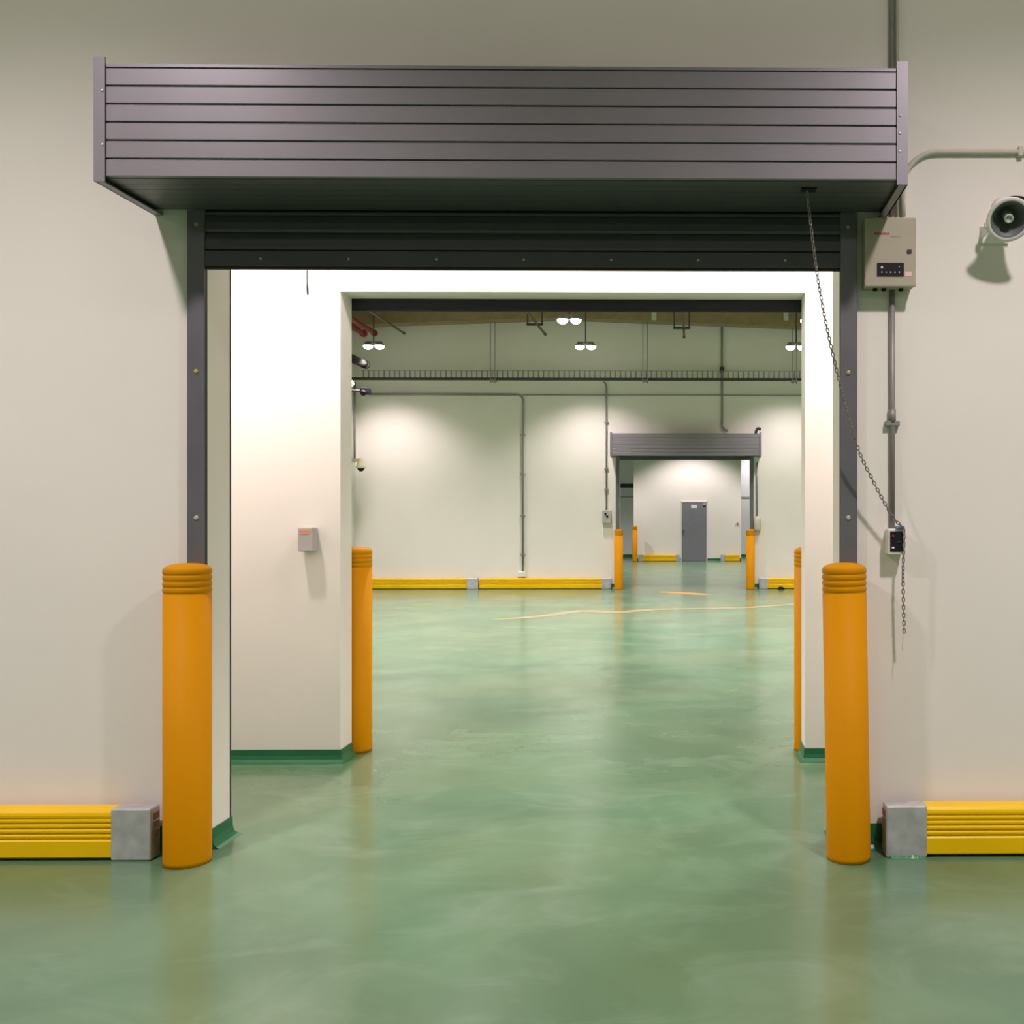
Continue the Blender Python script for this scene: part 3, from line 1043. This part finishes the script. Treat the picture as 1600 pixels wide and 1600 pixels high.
bm = B(); bbox(bm, XHL + 0.001, X(569, 19.6) - 0.05, 19.0, 19.1, Z(570, 19.6) - 0.03, Z(570, 19.6) + 0.03)
obj('bracket', bm, M['darkmetal'], t)
t = thing('wall_lamp', 'tiny bright lamp on the left hall wall beside the second opening edge', 'lamp', (XHL, 19.9, Z(602, 19.6)))
bm = B(); bbox(bm, XHL, XHL + 0.05, 19.2, 19.35, Z(605, 19.6), Z(595, 19.6), bev=0.01, seg=1)
obj('housing', bm, M['whiteplastic'], t)
bm = B()
lathe(bm, [(0.055, 0), (0.05, 0.03), (0.03, 0.05), (0, 0.055)], 16, Matrix.Translation((X(549.5, 19.25), 19.25, Z(600.5, 19.25))) @ Matrix.Rotation(math.radians(90), 4, 'X') @ Matrix.Diagonal((0.8, 1.1, 1, 1)))
bbox(bm, XHL + 0.04, X(549.5, 19.25), 19.25, 19.28, Z(602, 19.25), Z(599, 19.25))
obj('lens', bm, M['smalllens'], t)

# little black wedge in front of the right far rail
bm = B()
yw = 20.40
extrude_y(bm, [(X(1215, yw), 0.0), (X(1226, yw), 0.0), (X(1223.5, yw), 0.05), (X(1218, yw), 0.06)], yw - 0.06, yw + 0.06)
tag(obj('rubber_wedge', bm, M['black']), 'small black wedge on the floor before the right distant rail', 'wedge')

# ------------------------------------------------------------------ floor markings
def stripe(name, pts, wd, m, label):
    bm = B()
    P = smooth_path([(X(px, Y), Y, 0) for px, Y in pts], 6)
    prev = None
    n = len(P)
    for i, p in enumerate(P):
        d = (P[min(i + 1, n - 1)] - P[max(i - 1, 0)]).normalized()
        nn = Vector((-d.y, d.x, 0))
        ww = wd * (0.35 + 0.65 * math.sin(math.pi * min(1, max(0.04, i / (n - 1)))) ** 0.5)
        a = bm.verts.new(p + nn * ww / 2 + Vector((0, 0, 0.0012)))
        b = bm.verts.new(p - nn * ww / 2 + Vector((0, 0, 0.0012)))
        if prev:
            bm.faces.new((prev[0], a, b, prev[1]))
        prev = (a, b)
    return tag(obj(name, bm, M[m]), label, 'floor marking')


stripe('floor_stripe', [(776, 14.45), (850, 15.0), (905, 15.75), (965, 15.6), (1035, 16.05), (1160, 16.3), (1245, 17.0)], 0.30, 'mark', 'long faded yellow stripe curving across the hall floor')
stripe('floor_patch', [(1030, 19.75), (1058, 19.55), (1090, 19.2), (1106, 19.1)], 0.34, 'markorange', 'short orange mark on the floor before the distant shutter')  # orange strip laid just above the floor

# ------------------------------------------------------------------ back room
dY = YP
t = thing('door_1', 'plain grey door with small white sign in the distant partition', 'door', ((X(1065, dY) + X(1104, dY)) / 2, dY, 0))
t['kind'] = 'structure'
bm = B(); bbox(bm, X(1065.5, dY), X(1103.5, dY), dY - 0.03, dY, 0.005, Z(785, dY), bev=0.004, seg=1)
df = obj('door_leaf', bm, M['door'], t)
bm = B()
bbox(bm, X(1063.8, dY), X(1065.2, dY), dY - 0.04, dY, 0, Z(783.5, dY))
bbox(bm, X(1103.8, dY), X(1105.2, dY), dY - 0.04, dY, 0, Z(783.5, dY))
bbox(bm, X(1063.8, dY), X(1105.2, dY), dY - 0.04, dY, Z(784.8, dY), Z(783.3, dY))
obj('door_frame', bm, M['whiteplastic'], t)
bm = B(); bbox(bm, X(1080, dY), X(1089, dY), dY - 0.036, dY - 0.029, Z(794, dY), Z(789, dY))
obj('sign', bm, M['whiteplastic'], df)
bm = B(); bbox(bm, X(1098, dY), X(1103, dY), dY - 0.08, dY - 0.029, Z(789, dY), Z(786, dY))
obj('door_closer', bm, M['greybox'], df)
bm = B(); bbox(bm, X(1067.3, dY), X(1069, dY), dY - 0.09, dY - 0.029, 0.98, 1.06)
obj('door_handle', bm, M['darkmetal'], df)
bm = B(); bbox(bm, X(1151, dY), X(1153.5, dY), dY - 0.04, dY, Z(819.5, dY), Z(817, dY))
tag(obj('call_point', bm, M['redprint']), 'tiny red call point right of the grey door', 'call point')
ye = YE
bm = B(); bbox(bm, X(969, ye) - 0.3, X(990, ye), ye - 0.06, ye, Z(762, ye), Z(756, ye))
tag(obj('wall_vent', bm, M['darkmetal']), 'dark horizontal vent on the end wall left of the partition', 'vent')
